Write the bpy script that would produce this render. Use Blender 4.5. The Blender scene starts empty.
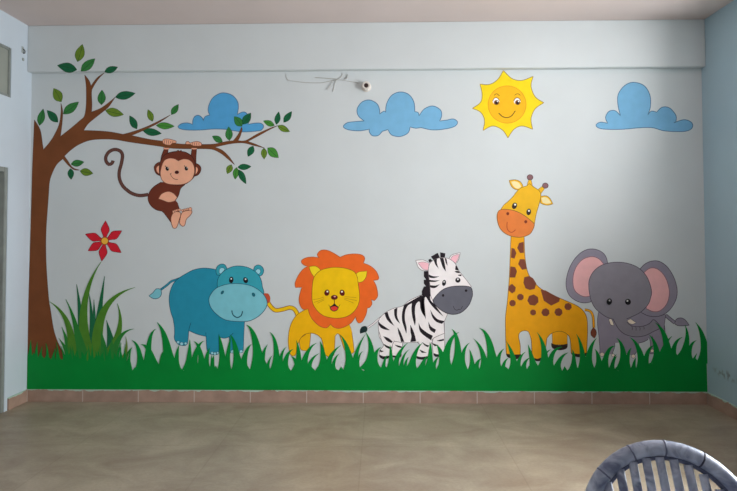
import bpy, bmesh, math, random
from mathutils import Vector, Matrix
from mathutils.geometry import tessellate_polygon
random.seed(7)
S = bpy.context.scene
COL = S.collection
R = math.radians

# ------------------------------------------------------------------ camera
F_PX, CAM = 563.1, Vector((2.8167, -4.4682, 1.3531))
YAW, PITCH, ROLL = -.0204, .0297, -.0019
PCX, PCY = 368.5, 245.5 - 31.7          # principal point (the photograph is a crop)

def ray(px, py):
    u = (px - PCX) / F_PX; v = (py - PCY) / F_PX
    c, s = math.cos(ROLL), math.sin(ROLL); u, v = u*c + v*s, -u*s + v*c
    x, y, z = u, 1.0, -v
    c, s = math.cos(PITCH), math.sin(PITCH); y, z = y*c - z*s, y*s + z*c
    c, s = math.cos(YAW), math.sin(YAW); x, y = x*c + y*s, -x*s + y*c
    return Vector((x, y, z))

cam_d = bpy.data.cameras.new('camera'); cam = bpy.data.objects.new('camera', cam_d); COL.objects.link(cam)
fwd = ray(PCX, PCY).normalized()
rgt = (ray(PCX + 100, PCY) - ray(PCX, PCY)).normalized()
up = rgt.cross(fwd)
cam.matrix_world = Matrix(((rgt.x, up.x, -fwd.x, CAM.x), (rgt.y, up.y, -fwd.y, CAM.y), (rgt.z, up.z, -fwd.z, CAM.z), (0, 0, 0, 1)))
cam_d.sensor_fit = 'HORIZONTAL'; cam_d.sensor_width = 36; cam_d.lens = F_PX / 737 * 36
cam_d.shift_y = -31.7 / 737
cam_d.clip_start = .02
S.camera = cam

# ------------------------------------------------------------------ materials
def lin(c):
    c = c / 255.0
    return c / 12.92 if c <= .04045 else ((c + .055) / 1.055) ** 2.4
def rgb(c, k=1.0): return tuple(min(.95, lin(v) * k) for v in c) + (1,)

MATS = {}
def mat(name, c, rough=.5, var=.08, scale=14, bump=0, metal=0, spec=.5, k=1.0):
    if name in MATS: return MATS[name]
    m = bpy.data.materials.new(name); m.use_nodes = True; MATS[name] = m
    nt = m.node_tree; b = nt.nodes['Principled BSDF']
    b.inputs['Roughness'].default_value = rough; b.inputs['Metallic'].default_value = metal
    b.inputs['Specular IOR Level'].default_value = spec
    tc = nt.nodes.new('ShaderNodeTexCoord'); nz = nt.nodes.new('ShaderNodeTexNoise')
    nz.inputs['Scale'].default_value = scale; nz.inputs['Detail'].default_value = 5
    nt.links.new(tc.outputs['Object'], nz.inputs['Vector'])
    mr = nt.nodes.new('ShaderNodeMapRange')
    mr.inputs['From Min'].default_value = .3; mr.inputs['From Max'].default_value = .7
    mr.inputs['To Min'].default_value = 1 - var; mr.inputs['To Max'].default_value = 1 + var
    nt.links.new(nz.outputs['Fac'], mr.inputs['Value'])
    mx = nt.nodes.new('ShaderNodeVectorMath'); mx.operation = 'SCALE'
    cc = rgb(c, k); mx.inputs[0].default_value = cc[:3]
    nt.links.new(mr.outputs['Result'], mx.inputs['Scale'])
    nt.links.new(mx.outputs['Vector'], b.inputs['Base Color'])
    if bump:
        bp = nt.nodes.new('ShaderNodeBump'); bp.inputs['Strength'].default_value = bump; bp.inputs['Distance'].default_value = .01
        nt.links.new(nz.outputs['Fac'], bp.inputs['Height']); nt.links.new(bp.outputs['Normal'], b.inputs['Normal'])
    return m

PAINT_K = 1.25
def pm(name, c, **kw):      # enamel wall paint
    kw.setdefault('rough', .5); kw.setdefault('var', .05); kw.setdefault('k', PAINT_K); kw.setdefault('spec', .15)
    return mat('paint_' + name, c, **kw)

def wall_mat(name, c, spots=False):
    m = mat(name, c, rough=.5, var=.02, scale=3, spec=.35)
    nt = m.node_tree; b = nt.nodes['Principled BSDF']
    tc = nt.nodes.new('ShaderNodeTexCoord')
    nz = nt.nodes.new('ShaderNodeTexNoise'); nz.inputs['Scale'].default_value = 6; nz.inputs['Detail'].default_value = 8
    nt.links.new(tc.outputs['Object'], nz.inputs['Vector'])
    bp = nt.nodes.new('ShaderNodeBump'); bp.inputs['Strength'].default_value = .12; bp.inputs['Distance'].default_value = .02
    nt.links.new(nz.outputs['Fac'], bp.inputs['Height']); nt.links.new(bp.outputs['Normal'], b.inputs['Normal'])
    return m

M_wall = wall_mat('wall_paint', (211, 217, 218))
M_wall_side = wall_mat('side_wall_paint', (206, 218, 228))
M_beam = M_wall
M_ceil = mat('ceiling_paint', (214, 199, 194), rough=.8, var=.03, scale=2)

# stained right wall: brown scuffs low down near the corner
def stained_wall():
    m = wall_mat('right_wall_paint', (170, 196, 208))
    nt = m.node_tree; b = nt.nodes['Principled BSDF']
    base = b.inputs['Base Color'].links[0].from_socket
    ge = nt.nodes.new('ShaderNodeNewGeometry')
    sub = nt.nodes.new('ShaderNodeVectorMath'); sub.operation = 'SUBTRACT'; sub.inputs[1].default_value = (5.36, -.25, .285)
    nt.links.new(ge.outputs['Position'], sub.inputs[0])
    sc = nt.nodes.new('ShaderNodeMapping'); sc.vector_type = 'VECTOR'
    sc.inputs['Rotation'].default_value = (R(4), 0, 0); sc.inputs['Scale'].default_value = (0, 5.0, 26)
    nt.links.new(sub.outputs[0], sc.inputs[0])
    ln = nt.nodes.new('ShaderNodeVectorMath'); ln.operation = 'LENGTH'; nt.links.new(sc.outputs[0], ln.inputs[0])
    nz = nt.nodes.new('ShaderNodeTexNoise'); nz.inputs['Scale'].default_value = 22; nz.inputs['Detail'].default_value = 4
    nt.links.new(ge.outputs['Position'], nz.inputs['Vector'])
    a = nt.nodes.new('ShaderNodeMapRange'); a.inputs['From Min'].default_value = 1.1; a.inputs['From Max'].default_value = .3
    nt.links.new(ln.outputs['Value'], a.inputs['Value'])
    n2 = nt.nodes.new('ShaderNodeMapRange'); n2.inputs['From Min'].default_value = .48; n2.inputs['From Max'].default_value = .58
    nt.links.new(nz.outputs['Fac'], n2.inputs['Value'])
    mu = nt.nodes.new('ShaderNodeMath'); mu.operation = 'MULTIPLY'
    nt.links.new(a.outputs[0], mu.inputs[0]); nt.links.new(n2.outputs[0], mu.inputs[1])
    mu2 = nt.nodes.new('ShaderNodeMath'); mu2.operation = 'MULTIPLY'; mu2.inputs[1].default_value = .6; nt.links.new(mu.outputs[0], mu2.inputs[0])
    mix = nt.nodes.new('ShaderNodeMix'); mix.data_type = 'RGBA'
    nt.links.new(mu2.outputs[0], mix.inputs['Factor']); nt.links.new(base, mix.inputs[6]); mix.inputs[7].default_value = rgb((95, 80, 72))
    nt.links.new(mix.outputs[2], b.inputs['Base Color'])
    return m
M_wall_right = stained_wall()

def floor_mat():
    m = bpy.data.materials.new('polished_stone_floor'); m.use_nodes = True
    nt = m.node_tree; b = nt.nodes['Principled BSDF']
    b.inputs['Roughness'].default_value = .42; b.inputs['Specular IOR Level'].default_value = .45
    tc = nt.nodes.new('ShaderNodeTexCoord')
    mp = nt.nodes.new('ShaderNodeMapping'); mp.inputs['Scale'].default_value = (1, 1.6, 1); nt.links.new(tc.outputs['Object'], mp.inputs[0])
    n1 = nt.nodes.new('ShaderNodeTexNoise'); n1.inputs['Scale'].default_value = 2.6; n1.inputs['Detail'].default_value = 7; n1.inputs['Roughness'].default_value = .62
    n1.inputs['Distortion'].default_value = .6
    n2 = nt.nodes.new('ShaderNodeTexNoise'); n2.inputs['Scale'].default_value = 55; n2.inputs['Detail'].default_value = 4
    nt.links.new(mp.outputs[0], n1.inputs['Vector']); nt.links.new(mp.outputs[0], n2.inputs['Vector'])
    cr = nt.nodes.new('ShaderNodeValToRGB')
    cr.color_ramp.elements[0].position = .32; cr.color_ramp.elements[0].color = rgb((146, 130, 112))
    cr.color_ramp.elements[1].position = .68; cr.color_ramp.elements[1].color = rgb((176, 163, 143))
    e = cr.color_ramp.elements.new(.5); e.color = rgb((160, 147, 128))
    nt.links.new(n1.outputs['Fac'], cr.inputs[0])
    mr = nt.nodes.new('ShaderNodeMapRange'); mr.inputs['From Min'].default_value = .3; mr.inputs['From Max'].default_value = .7
    mr.inputs['To Min'].default_value = .93; mr.inputs['To Max'].default_value = 1.07; nt.links.new(n2.outputs['Fac'], mr.inputs['Value'])
    vm = nt.nodes.new('ShaderNodeVectorMath'); vm.operation = 'SCALE'; nt.links.new(cr.outputs[0], vm.inputs[0]); nt.links.new(mr.outputs[0], vm.inputs['Scale'])
    # faint slab joints
    bk = nt.nodes.new('ShaderNodeTexBrick'); bk.offset = 0; bk.inputs['Scale'].default_value = 1
    bk.inputs['Brick Width'].default_value = .9; bk.inputs['Row Height'].default_value = .9; bk.inputs['Mortar Size'].default_value = .004
    bk.inputs['Color1'].default_value = (1, 1, 1, 1); bk.inputs['Color2'].default_value = (.97, .97, .97, 1); bk.inputs['Mortar'].default_value = (.88, .87, .86, 1)
    nt.links.new(tc.outputs['Object'], bk.inputs['Vector'])
    mm = nt.nodes.new('ShaderNodeVectorMath'); mm.operation = 'MULTIPLY'; nt.links.new(vm.outputs[0], mm.inputs[0]); nt.links.new(bk.outputs['Color'], mm.inputs[1])
    nt.links.new(mm.outputs[0], b.inputs['Base Color'])
    bp = nt.nodes.new('ShaderNodeBump'); bp.inputs['Strength'].default_value = .15; bp.inputs['Distance'].default_value = .01
    nt.links.new(n1.outputs['Fac'], bp.inputs['Height']); nt.links.new(bp.outputs[0], b.inputs['Normal'])
    return m

def skirting_mat():
    m = mat('skirting_tile', (168, 140, 124), rough=.5, var=.16, scale=9, bump=.1)
    nt = m.node_tree; b = nt.nodes['Principled BSDF']; base = b.inputs['Base Color'].links[0].from_socket
    ge = nt.nodes.new('ShaderNodeNewGeometry'); sx = nt.nodes.new('ShaderNodeSeparateXYZ'); nt.links.new(ge.outputs['Position'], sx.inputs[0])
    # lengthwise coordinate x + y, joints every 0.445 m
    ad = nt.nodes.new('ShaderNodeMath'); ad.operation = 'ADD'; nt.links.new(sx.outputs['X'], ad.inputs[0]); nt.links.new(sx.outputs['Y'], ad.inputs[1])
    md = nt.nodes.new('ShaderNodeMath'); md.operation = 'PINGPONG'; md.inputs[1].default_value = .2225; nt.links.new(ad.outputs[0], md.inputs[0])
    lt = nt.nodes.new('ShaderNodeMath'); lt.operation = 'LESS_THAN'; lt.inputs[1].default_value = .0035; nt.links.new(md.outputs[0], lt.inputs[0])
    # old wall paint smeared along the upper edge
    nz = nt.nodes.new('ShaderNodeTexNoise'); nz.inputs['Scale'].default_value = 16; nt.links.new(ge.outputs['Position'], nz.inputs['Vector'])
    mr = nt.nodes.new('ShaderNodeMapRange'); mr.inputs['From Min'].default_value = .35; mr.inputs['From Max'].default_value = .65
    mr.inputs['To Min'].default_value = .096; mr.inputs['To Max'].default_value = .083; nt.links.new(nz.outputs['Fac'], mr.inputs['Value'])
    gt = nt.nodes.new('ShaderNodeMath'); gt.operation = 'GREATER_THAN'; nt.links.new(sx.outputs['Z'], gt.inputs[0]); nt.links.new(mr.outputs[0], gt.inputs[1])
    m1 = nt.nodes.new('ShaderNodeMix'); m1.data_type = 'RGBA'; nt.links.new(lt.outputs[0], m1.inputs['Factor']); nt.links.new(base, m1.inputs[6]); m1.inputs[7].default_value = rgb((196, 184, 172))
    m2 = nt.nodes.new('ShaderNodeMix'); m2.data_type = 'RGBA'; nt.links.new(gt.outputs[0], m2.inputs['Factor']); nt.links.new(m1.outputs[2], m2.inputs[6]); m2.inputs[7].default_value = rgb((180, 205, 190))
    nt.links.new(m2.outputs[2], b.inputs['Base Color'])
    return m

# ------------------------------------------------------------------ mesh helpers
def link_mesh(name, verts, faces, mats, fm=None, parent=None, smooth=False):
    me = bpy.data.meshes.new(name); me.from_pydata(verts, [], faces)
    for m in mats: me.materials.append(m)
    if fm: me.polygons.foreach_set('material_index', fm)
    if smooth: me.polygons.foreach_set('use_smooth', [True] * len(me.polygons))
    me.update()
    o = bpy.data.objects.new(name, me); COL.objects.link(o)
    if parent: o.parent = parent; o.matrix_parent_inverse = Matrix.Translation(-parent.location) if False else Matrix()
    return o

def bm_obj(name, bm, mats, parent=None, smooth=False):
    me = bpy.data.meshes.new(name); bm.to_mesh(me); bm.free()
    for m in (mats if isinstance(mats, (list, tuple)) else [mats]): me.materials.append(m)
    if smooth: me.polygons.foreach_set('use_smooth', [True] * len(me.polygons))
    o = bpy.data.objects.new(name, me); COL.objects.link(o)
    if parent: o.parent = parent
    return o

def box(bm, x0, x1, y0, y1, z0, z1, bev=0):
    r = bmesh.ops.create_cube(bm, size=1)
    vs = r['verts']
    bmesh.ops.scale(bm, vec=(x1-x0, y1-y0, z1-z0), verts=vs)
    bmesh.ops.translate(bm, vec=((x0+x1)/2, (y0+y1)/2, (z0+z1)/2), verts=vs)
    if bev:
        es = list({e for v in vs for e in v.link_edges})
        bmesh.ops.bevel(bm, geom=es, offset=bev, segments=2, affect='EDGES')

def tube(bm, pts, rad, seg=10, closed=False, flat=None):
    pts = [Vector(p) for p in pts]; n = len(pts); rings = []
    prev = None
    for i, p in enumerate(pts):
        if closed: t = pts[(i+1) % n] - pts[i-1]
        else: t = pts[min(i+1, n-1)] - pts[max(i-1, 0)]
        t.normalize()
        if prev is None:
            a = Vector((0, 0, 1)) if abs(t.z) < .9 else Vector((1, 0, 0))
            u = t.cross(a).normalized()
        else: u = (prev - t * prev.dot(t)).normalized()
        prev = u; v = t.cross(u)
        r = rad(i / max(1, n-1)) if callable(rad) else rad
        ring = []
        for k in range(seg):
            a = 2*math.pi*k/seg
            ring.append(bm.verts.new(p + u*(math.cos(a)*r) + v*(math.sin(a)*r*(flat or 1))))
        rings.append(ring)
    m = n if closed else n-1
    for i in range(m):
        A, B = rings[i], rings[(i+1) % n]
        for k in range(seg):
            bm.faces.new((A[k], A[(k+1) % seg], B[(k+1) % seg], B[k]))
    if not closed:
        bm.faces.new(list(reversed(rings[0]))); bm.faces.new(rings[-1])

def lathe(bm, prof, seg=32, M=Matrix()):
    rings = [[bm.verts.new(M @ Vector((r*math.cos(2*math.pi*k/seg), r*math.sin(2*math.pi*k/seg), z))) for k in range(seg)] for r, z in prof]
    for A, B in zip(rings, rings[1:]):
        for k in range(seg): bm.faces.new((A[k], A[(k+1) % seg], B[(k+1) % seg], B[k]))
    bm.faces.new(list(reversed(rings[0]))); bm.faces.new(rings[-1])

def tag(o, label=None, cat=None, group=None, kind=None):
    if label: o['label'] = label
    if cat: o['category'] = cat
    if group: o['group'] = group
    if kind: o['kind'] = kind
    return o

# ------------------------------------------------------------------ the room
W, H, D = 5.36, 3.0, 7.6
BEAM_Z, BEAM_D = 2.628, .06
SK = .096

def struct(name, bm, m, parent=None):
    o = bm_obj(name, bm, m, parent)
    if parent is None: o['kind'] = 'structure'
    return o

bm = bmesh.new(); box(bm, -.2, W+.2, -D-.2, .2, -.12, 0); struct('floor', bm, floor_mat())
bm = bmesh.new(); box(bm, -.2, W+.2, -D-.2, .2, H, H+.12); struct('ceiling', bm, M_ceil)
bm = bmesh.new(); box(bm, -.2, W+.2, 0, .2, 0, H); struct('wall_back', bm, M_wall)
bm = bmesh.new(); box(bm, 0, W, -BEAM_D, 0, BEAM_Z, H, .004); struct('trim_1', bm, M_beam)      # shallow beam over the mural

def wall_with_holes(name, x0, x1, holes, m):     # wall in the yz plane, from y=-D to 0
    bm = bmesh.new()
    ys = sorted({-D, 0.0} | {h[0] for h in holes} | {h[1] for h in holes})
    for a, b in zip(ys, ys[1:]):
        zs = [(0, H)]
        for (h0, h1, z0, z1) in holes:
            if h0 <= a + 1e-6 and b <= h1 + 1e-6:
                nz = []
                for (p, q) in zs:
                    if z0 > p: nz.append((p, min(q, z0)))
                    if z1 < q: nz.append((max(p, z1), q))
                zs = nz if nz else zs
        zs = sorted(set(zs))
        # intersect leftovers when two holes share a column
        cuts = []
        for (p, q) in zs:
            ok = True
            cuts.append((p, q))
        for p, q in cuts: box(bm, x0, x1, a, b, p, q)
    bmesh.ops.remove_doubles(bm, verts=bm.verts, dist=1e-5)
    return struct(name, bm, m)

# left wall: a high ventilator opening and a cupboard-like door below it
def left_wall():
    bm = bmesh.new()
    VY0, VY1, VZ0, VZ1 = -.86, -.252, 2.372, 2.752
    DY0, DY1, DZ1 = -1.10, -.268, 1.835
    T = -.2
    box(bm, T, 0, VY1, 0, DZ1, H)
    box(bm, T, 0, DY1, 0, 0, DZ1)
    box(bm, T, 0, -D, DY0, 0, DZ1)
    box(bm, T, 0, -D, VY0, DZ1, H)
    box(bm, T, 0, VY0, VY1, DZ1, VZ0)
    box(bm, T, 0, VY0, VY1, VZ1, H)
    struct('wall_left', bm, M_wall_side)
    m_pane = mat('ventilator_pane', (150, 155, 146), rough=.35, var=.08, scale=5)
    m_fr = mat('grey_frame_paint', (140, 146, 142), rough=.5)
    w = bpy.data.objects.new('window_1', None); COL.objects.link(w); w.location = (-.1, (VY0+VY1)/2, VZ0); w['kind'] = 'structure'
    def rel(bm, o): bmesh.ops.translate(bm, vec=-o.location, verts=bm.verts); return bm
    bm = bmesh.new(); f = .02
    for a in ((VY0, VY0+f, VZ0, VZ1), (VY1-f, VY1, VZ0, VZ1), (VY0+f, VY1-f, VZ0, VZ0+f), (VY0+f, VY1-f, VZ1-f, VZ1), ((VY0+VY1)/2-.012, (VY0+VY1)/2+.012, VZ0+f, VZ1-f)):
        box(bm, -.045, -.004, *a, .003)
    bm_obj('window_frame', rel(bm, w), m_fr, w)
    bm = bmesh.new(); box(bm, -.022, -.014, VY0+f, VY1-f, VZ0+f, VZ1-f); bm_obj('window_pane', rel(bm, w), m_pane, w)
    d = bpy.data.objects.new('door_1', None); COL.objects.link(d); d.location = (-.1, (DY0+DY1)/2, 0); d['kind'] = 'structure'
    bm = bmesh.new()
    box(bm, -.16, -.003, DY1-.035, DY1, 0, DZ1, .003); box(bm, -.16, -.003, DY0, DY0+.035, 0, DZ1, .003); box(bm, -.16, -.003, DY0+.035, DY1-.035, DZ1-.035, DZ1, .003)
    bm_obj('door_frame', rel(bm, d), m_fr, d)
    bm = bmesh.new(); box(bm, -.10, -.065, DY0+.037, DY1-.037, .01, DZ1-.037, .003)
    for z0, z1 in ((.12, .82), (.95, 1.68)): box(bm, -.066, -.055, DY0+.13, DY1-.13, z0, z1, .004)
    bm_obj('door_panel', rel(bm, d), mat('door_grey_paint', (160, 164, 160), rough=.5), d)
    bm = bmesh.new(); tube(bm, [(-.055, DY1-.09, .95), (-.03, DY1-.09, .96), (-.03, DY1-.09, 1.06), (-.055, DY1-.09, 1.07)], .006, 8)
    bm_obj('door_handle', rel(bm, d), mat('steel', (170, 170, 170), rough=.3, metal=1), d)
left_wall()

# right wall with a window nearer the camera (outside the frame), daylight comes through it
RW = (-3.1, -1.62, .5, 2.3)
bm = bmesh.new()
VR = (-1.5, -.75, 2.37, 2.78)  # unseen ventilator opening, added to brighten the beam and ceiling at upper right
box(bm, W, W+.2, RW[1], VR[0], 0, H); box(bm, W, W+.2, VR[1], 0, 0, H); box(bm, W, W+.2, VR[0], VR[1], 0, VR[2]); box(bm, W, W+.2, VR[0], VR[1], VR[3], H); box(bm, W, W+.2, -D, RW[0], 0, H)
box(bm, W, W+.2, RW[0], RW[1], 0, RW[2]); box(bm, W, W+.2, RW[0], RW[1], RW[3], H)
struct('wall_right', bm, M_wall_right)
# unseen block added against the right wall to shade the lower right corner
bm = bmesh.new(); box(bm, W-.44, W, -1.60, -1.22, 0, 1.42, .01); struct('added_shade_block', bm, M_wall_right)
# wall behind the camera, with a wide opening added for fill light
FW = (1.4, 4.2, .9, 2.3)
bm = bmesh.new()
box(bm, 0, FW[0], -D-.2, -D, 0, H); box(bm, FW[1], W, -D-.2, -D, 0, H)
box(bm, FW[0], FW[1], -D-.2, -D, 0, FW[2]); box(bm, FW[0], FW[1], -D-.2, -D, FW[3], H)
struct('wall_front', bm, mat('front_wall_paint', (150, 156, 160), rough=.7))

def win_frame(name, axis, a0, a1, z0, z1, c):
    bm = bmesh.new(); f = .05
    def bx(p, q, r, s):
        if axis == 'y': box(bm, c-.03, c+.03, p, q, r, s)
        else: box(bm, p, q, c-.03, c+.03, r, s)
    bx(a0, a0+f, z0, z1); bx(a1-f, a1, z0, z1); bx(a0+f, a1-f, z0, z0+f); bx(a0+f, a1-f, z1-f, z1)
    mid = (a0+a1)/2; bx(mid-.02, mid+.02, z0+f, z1-f)
    struct(name, bm, mat('white_window_paint', (205, 205, 200), rough=.4))
win_frame('window_2', 'y', *RW, W+.1)
win_frame('added_ventilator', 'y', *VR, W+.1)  # frame of the added ventilator
win_frame('added_rear_window', 'x', *FW, -D-.1)  # frame of the opening added for fill

# skirting
M_sk = skirting_mat()
bm = bmesh.new(); box(bm, .012, W-.012, -.012, 0, 0, SK, .002); struct('baseboard_back', bm, M_sk)
bm = bmesh.new(); box(bm, 0, .012, -.235, 0, 0, SK, .002); struct('baseboard_left', bm, M_sk)
bm = bmesh.new(); box(bm, W-.012, W, -D, 0, 0, SK, .002); struct('baseboard_right', bm, M_sk)

# ------------------------------------------------------------------ the mural
CROPS = {'a1': (145, 260, 8.178), 'a2': (190, 260, 8.178), 'a3': (145, 300, 8.178), 'a4': (190, 300, 8.178),
 'l1': (290, 245, 8.178), 'l2': (290, 285, 8.178), 'l3': (255, 300, 8.178), 'l4': (310, 300, 8.178),
 'z1': (400, 245, 8.178), 'z2': (355, 285, 8.178), 'z3': (395, 285, 8.178), 'z4': (365, 310, 8.178),
 'g1': (490, 170, 8.178), 'g2': (490, 220, 8.178), 'g3': (490, 265, 8.178), 'g4': (500, 305, 8.178),
 'e1': (560, 245, 8.178), 'e2': (610, 255, 8.178), 'e3': (580, 300, 8.178), 'e4': (620, 300, 8.178),
 'm1': (100, 130, 8.178), 'm2': (140, 135, 9.813), 'm3': (130, 175, 8.178), 's1': (465, 60, 6.133),
 't4': (170, 85, 8.178), 'c2': (337, 80, 5.849), 'c3': (580, 60, 4.694), 'f1': (40, 215, 4.907), 'f2': (20, 280, 4.907),
 'G2': (110, 320, 6.133), 'G3': (210, 320, 6.133), 'G4': (310, 320, 6.133), 'G5': (410, 320, 6.133), 'G6': (510, 320, 6.133),
 'G7': (600, 320, 6.133), 'G1': (20, 320, 6.133), 'px': (0, 0, 1)}
MPX = 4.4682 / F_PX           # metres on the wall per photo pixel

def on_wall(px, py, y=0.0):
    r = ray(px, py); t = (y - CAM.y) / r.y
    p = CAM + r * t
    return (min(max(p.x, .004), W - .004), p.z)

def P(crop, txt, base=0.0):
    """a traced outline -> wall coordinates (metres); '!' marks a corner"""
    x0, y0, s = CROPS[crop]; out = []
    for tok in txt.split():
        c = tok.endswith('!'); a, b = tok.rstrip('!').split(',')
        x, z = on_wall(x0 + float(a)/s, y0 + float(b)/s, base)
        out.append((x, z, c))
    return out

def cr_seg(p0, p1, p2, p3, n):
    r = []
    for i in range(n):
        t = i / n; t2 = t*t; t3 = t2*t
        r.append(tuple(.5*((2*p1[k]) + (-p0[k]+p2[k])*t + (2*p0[k]-5*p1[k]+4*p2[k]-p3[k])*t2 + (-p0[k]+3*p1[k]-3*p2[k]+p3[k])*t3) for k in (0, 1)))
    return r

def smooth(pts, closed=True):
    n = len(pts); out = []
    rng = n if closed else n-1
    for i in range(rng):
        p1, p2 = pts[i], pts[(i+1) % n]
        p0 = pts[i-1] if (closed or i > 0) else p1
        p3 = pts[(i+2) % n] if (closed or i+2 < n) else p2
        if p1[2]: p0 = p1
        if p2[2]: p3 = p2
        d = math.hypot(p1[0]-p2[0], p1[1]-p2[1])
        if p1[2] and p2[2]: out.append(p1[:2]); continue
        k = max(2, min(10, int(d / .012)))
        out += cr_seg(p0, p1, p2, p3, k)
    if not closed: out.append(pts[-1][:2])
    res = []
    for p in out:
        if not res or math.hypot(p[0]-res[-1][0], p[1]-res[-1][1]) > 1e-4: res.append(p)
    if closed and math.hypot(res[0][0]-res[-1][0], res[0][1]-res[-1][1]) < 1e-4: res.pop()
    return res

def ell(crop, cx, cy, rx, ry=None, rot=0, n=20, base=0.0):
    x0, y0, s = CROPS[crop]; ry = ry or rx; o = []; a = R(rot)
    for k in range(n):
        t = 2*math.pi*k/n; u, v = rx*math.cos(t), ry*math.sin(t)
        x, z = on_wall(x0 + (cx + u*math.cos(a) - v*math.sin(a))/s, y0 + (cy + u*math.sin(a) + v*math.cos(a))/s, base)
        o.append((x, z, True))
    return o

class Paint:
    """layers of wall paint: each coat is a closed thin solid standing on the wall"""
    def __init__(s, y0=0.0): s.lv = 1; s.y0 = y0
    STEP = .00012
def ribbon(pts, w, taper=0):
    n = len(pts); L, Rr = [], []
    for i, p in enumerate(pts):
        a = pts[max(i-1, 0)]; b = pts[min(i+1, n-1)]
        dx, dz = b[0]-a[0], b[1]-a[1]; d = math.hypot(dx, dz) or 1
        nx, nz = -dz/d, dx/d
        t = i/(n-1); k = w/2
        if callable(taper): k *= taper(t)
        elif taper == 1: k *= max(.12, 1-t)
        elif taper == 2: k *= max(.2, math.sin(math.pi*min(1, max(0, t))))
        L.append((p[0]+nx*k, p[1]+nz*k)); Rr.append((p[0]-nx*k, p[1]-nz*k))
    return L, Rr

BODY = {}
LV = [2]                       # running coat number: later coats lie over earlier ones
def coat(name, parent, shapes, base=0.0, label=None):
    """shapes: ('f', pts, mat[, outline_mat, outline_px]) | ('s', pts, mat, px[, taper]) ; base = y of the surface painted on"""
    V, Fc, FM, mats = [], [], [], []
    org = parent.location if parent else Vector((0, 0, 0))
    def mi(m):
        if m not in mats: mats.append(m)
        return mats.index(m)
    def v(x, y, z): V.append((x-org.x, y-org.y, z-org.z)); return len(V)-1
    def fill(poly, m):
        LV[0] += 1; y = base - LV[0]*Paint.STEP*.25 - .0004
        a = sum(p[0]*q[1]-q[0]*p[1] for p, q in zip(poly, poly[1:]+poly[:1]))
        if a < 0: poly = poly[::-1]            # CCW seen from the room (x right, z up)
        fr = [v(p[0], y, p[1]) for p in poly]; bk = [v(p[0], base-.0001, p[1]) for p in poly]
        tris = tessellate_polygon([[Vector((p[0], p[1], 0)) for p in poly]])
        m_ = mi(m)
        for t in tris:
            A, B, C = (poly[i] for i in t)
            if (B[0]-A[0])*(C[1]-A[1])-(C[0]-A[0])*(B[1]-A[1]) < 0: t = (t[0], t[2], t[1])
            Fc.append([fr[i] for i in t]); FM.append(m_)
        n = len(poly)
        for i in range(n):
            j = (i+1) % n; Fc.append([fr[i], bk[i], bk[j], fr[j]]); FM.append(m_)
    def strip(L, Rr, m, closed=False):
        LV[0] += 1; y = base - LV[0]*Paint.STEP*.25 - .0004; m_ = mi(m)
        a = [v(p[0], y, p[1]) for p in L]; b = [v(p[0], y, p[1]) for p in Rr]
        n = len(a)
        for i in range(n if closed else n-1):
            j = (i+1) % n; Fc.append([b[i], b[j], a[j], a[i]]); FM.append(m_)
    for sh in shapes:
        if sh[0] == 'f':
            poly = smooth(sh[1]); fill(poly, sh[2])
            if len(sh) > 3:
                w = sh[4]*MPX; n = len(poly); L, Rr = [], []
                for i, p in enumerate(poly):
                    q0, q1 = poly[i-1], poly[(i+1) % n]; dx, dz = q1[0]-q0[0], q1[1]-q0[1]; d = math.hypot(dx, dz) or 1
                    L.append((p[0]-dz/d*w/2, p[1]+dx/d*w/2)); Rr.append((p[0]+dz/d*w/2, p[1]-dx/d*w/2))
                strip(L, Rr, sh[3], True)
        elif sh[0] == 's':
            pts = smooth(sh[1], False); L, Rr = ribbon(pts, sh[3]*MPX, sh[4] if len(sh) > 4 else 0); strip(L, Rr, sh[2])
        elif sh[0] == 'raw': fill(sh[1], sh[2])
    if name == 'body_edge':            # brush line of the body: belongs to the body's own mesh
        b, bV, bF, bM, bm_ = BODY[parent]
        off = len(bV); mm = []
        for m in mats:
            if m not in bm_: bm_.append(m)
            mm.append(bm_.index(m))
        bV = bV + V; bF = bF + [[i + off for i in f] for f in Fc]; bM = bM + [mm[k] for k in FM]
        bpy.data.objects.remove(b)
        return link_mesh('body', bV, bF, bm_, bM, parent)
    o = link_mesh(name, V, Fc, mats, FM, parent)
    if name == 'body': BODY[parent] = (o, V, Fc, FM, mats)
    if label: o['label'] = label
    return o

def figure(name, px, py, label, cat, base=0.0, group=None):
    LV[0] = {'painted_cloud': 0, 'painted_tree': 3, 'painted_monkey': 12, 'painted_lion': 40, 'painted_grass_tuft': 82, 'painted_grass_strip': 108}.get(name, 12)
    o = bpy.data.objects.new(name, None); COL.objects.link(o)
    x, z = on_wall(px, py, base); o.location = (x, base, z); o.empty_display_size = .1
    return tag(o, label, cat, group)

K_out = pm('dark_outline', (52, 46, 48)); K_black = pm('black', (26, 24, 28)); K_white = pm('white', (225, 222, 220))
def eye(parent, crop, cx, cy, rx, ry, rot, m=None, hx=0, hy=-.35, hr=.36):
    e = coat('eye', parent, [('f', ell(crop, cx, cy, rx, ry, rot), m or K_black)])
    h = coat('eye_highlight', e, [])
    bpy.data.objects.remove(h)
    s = ell(crop, cx+hx*rx, cy+hy*ry, rx*hr, rx*hr, 0, 10)
    # the small white glint is its own coat under the eye
    g = coat('glint', None, [('f', s, K_white)]); g.parent = e
    g.matrix_parent_inverse = Matrix(); me = g.data
    off = e.parent.location
    for vv in me.vertices: vv.co -= off
    return e

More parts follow.
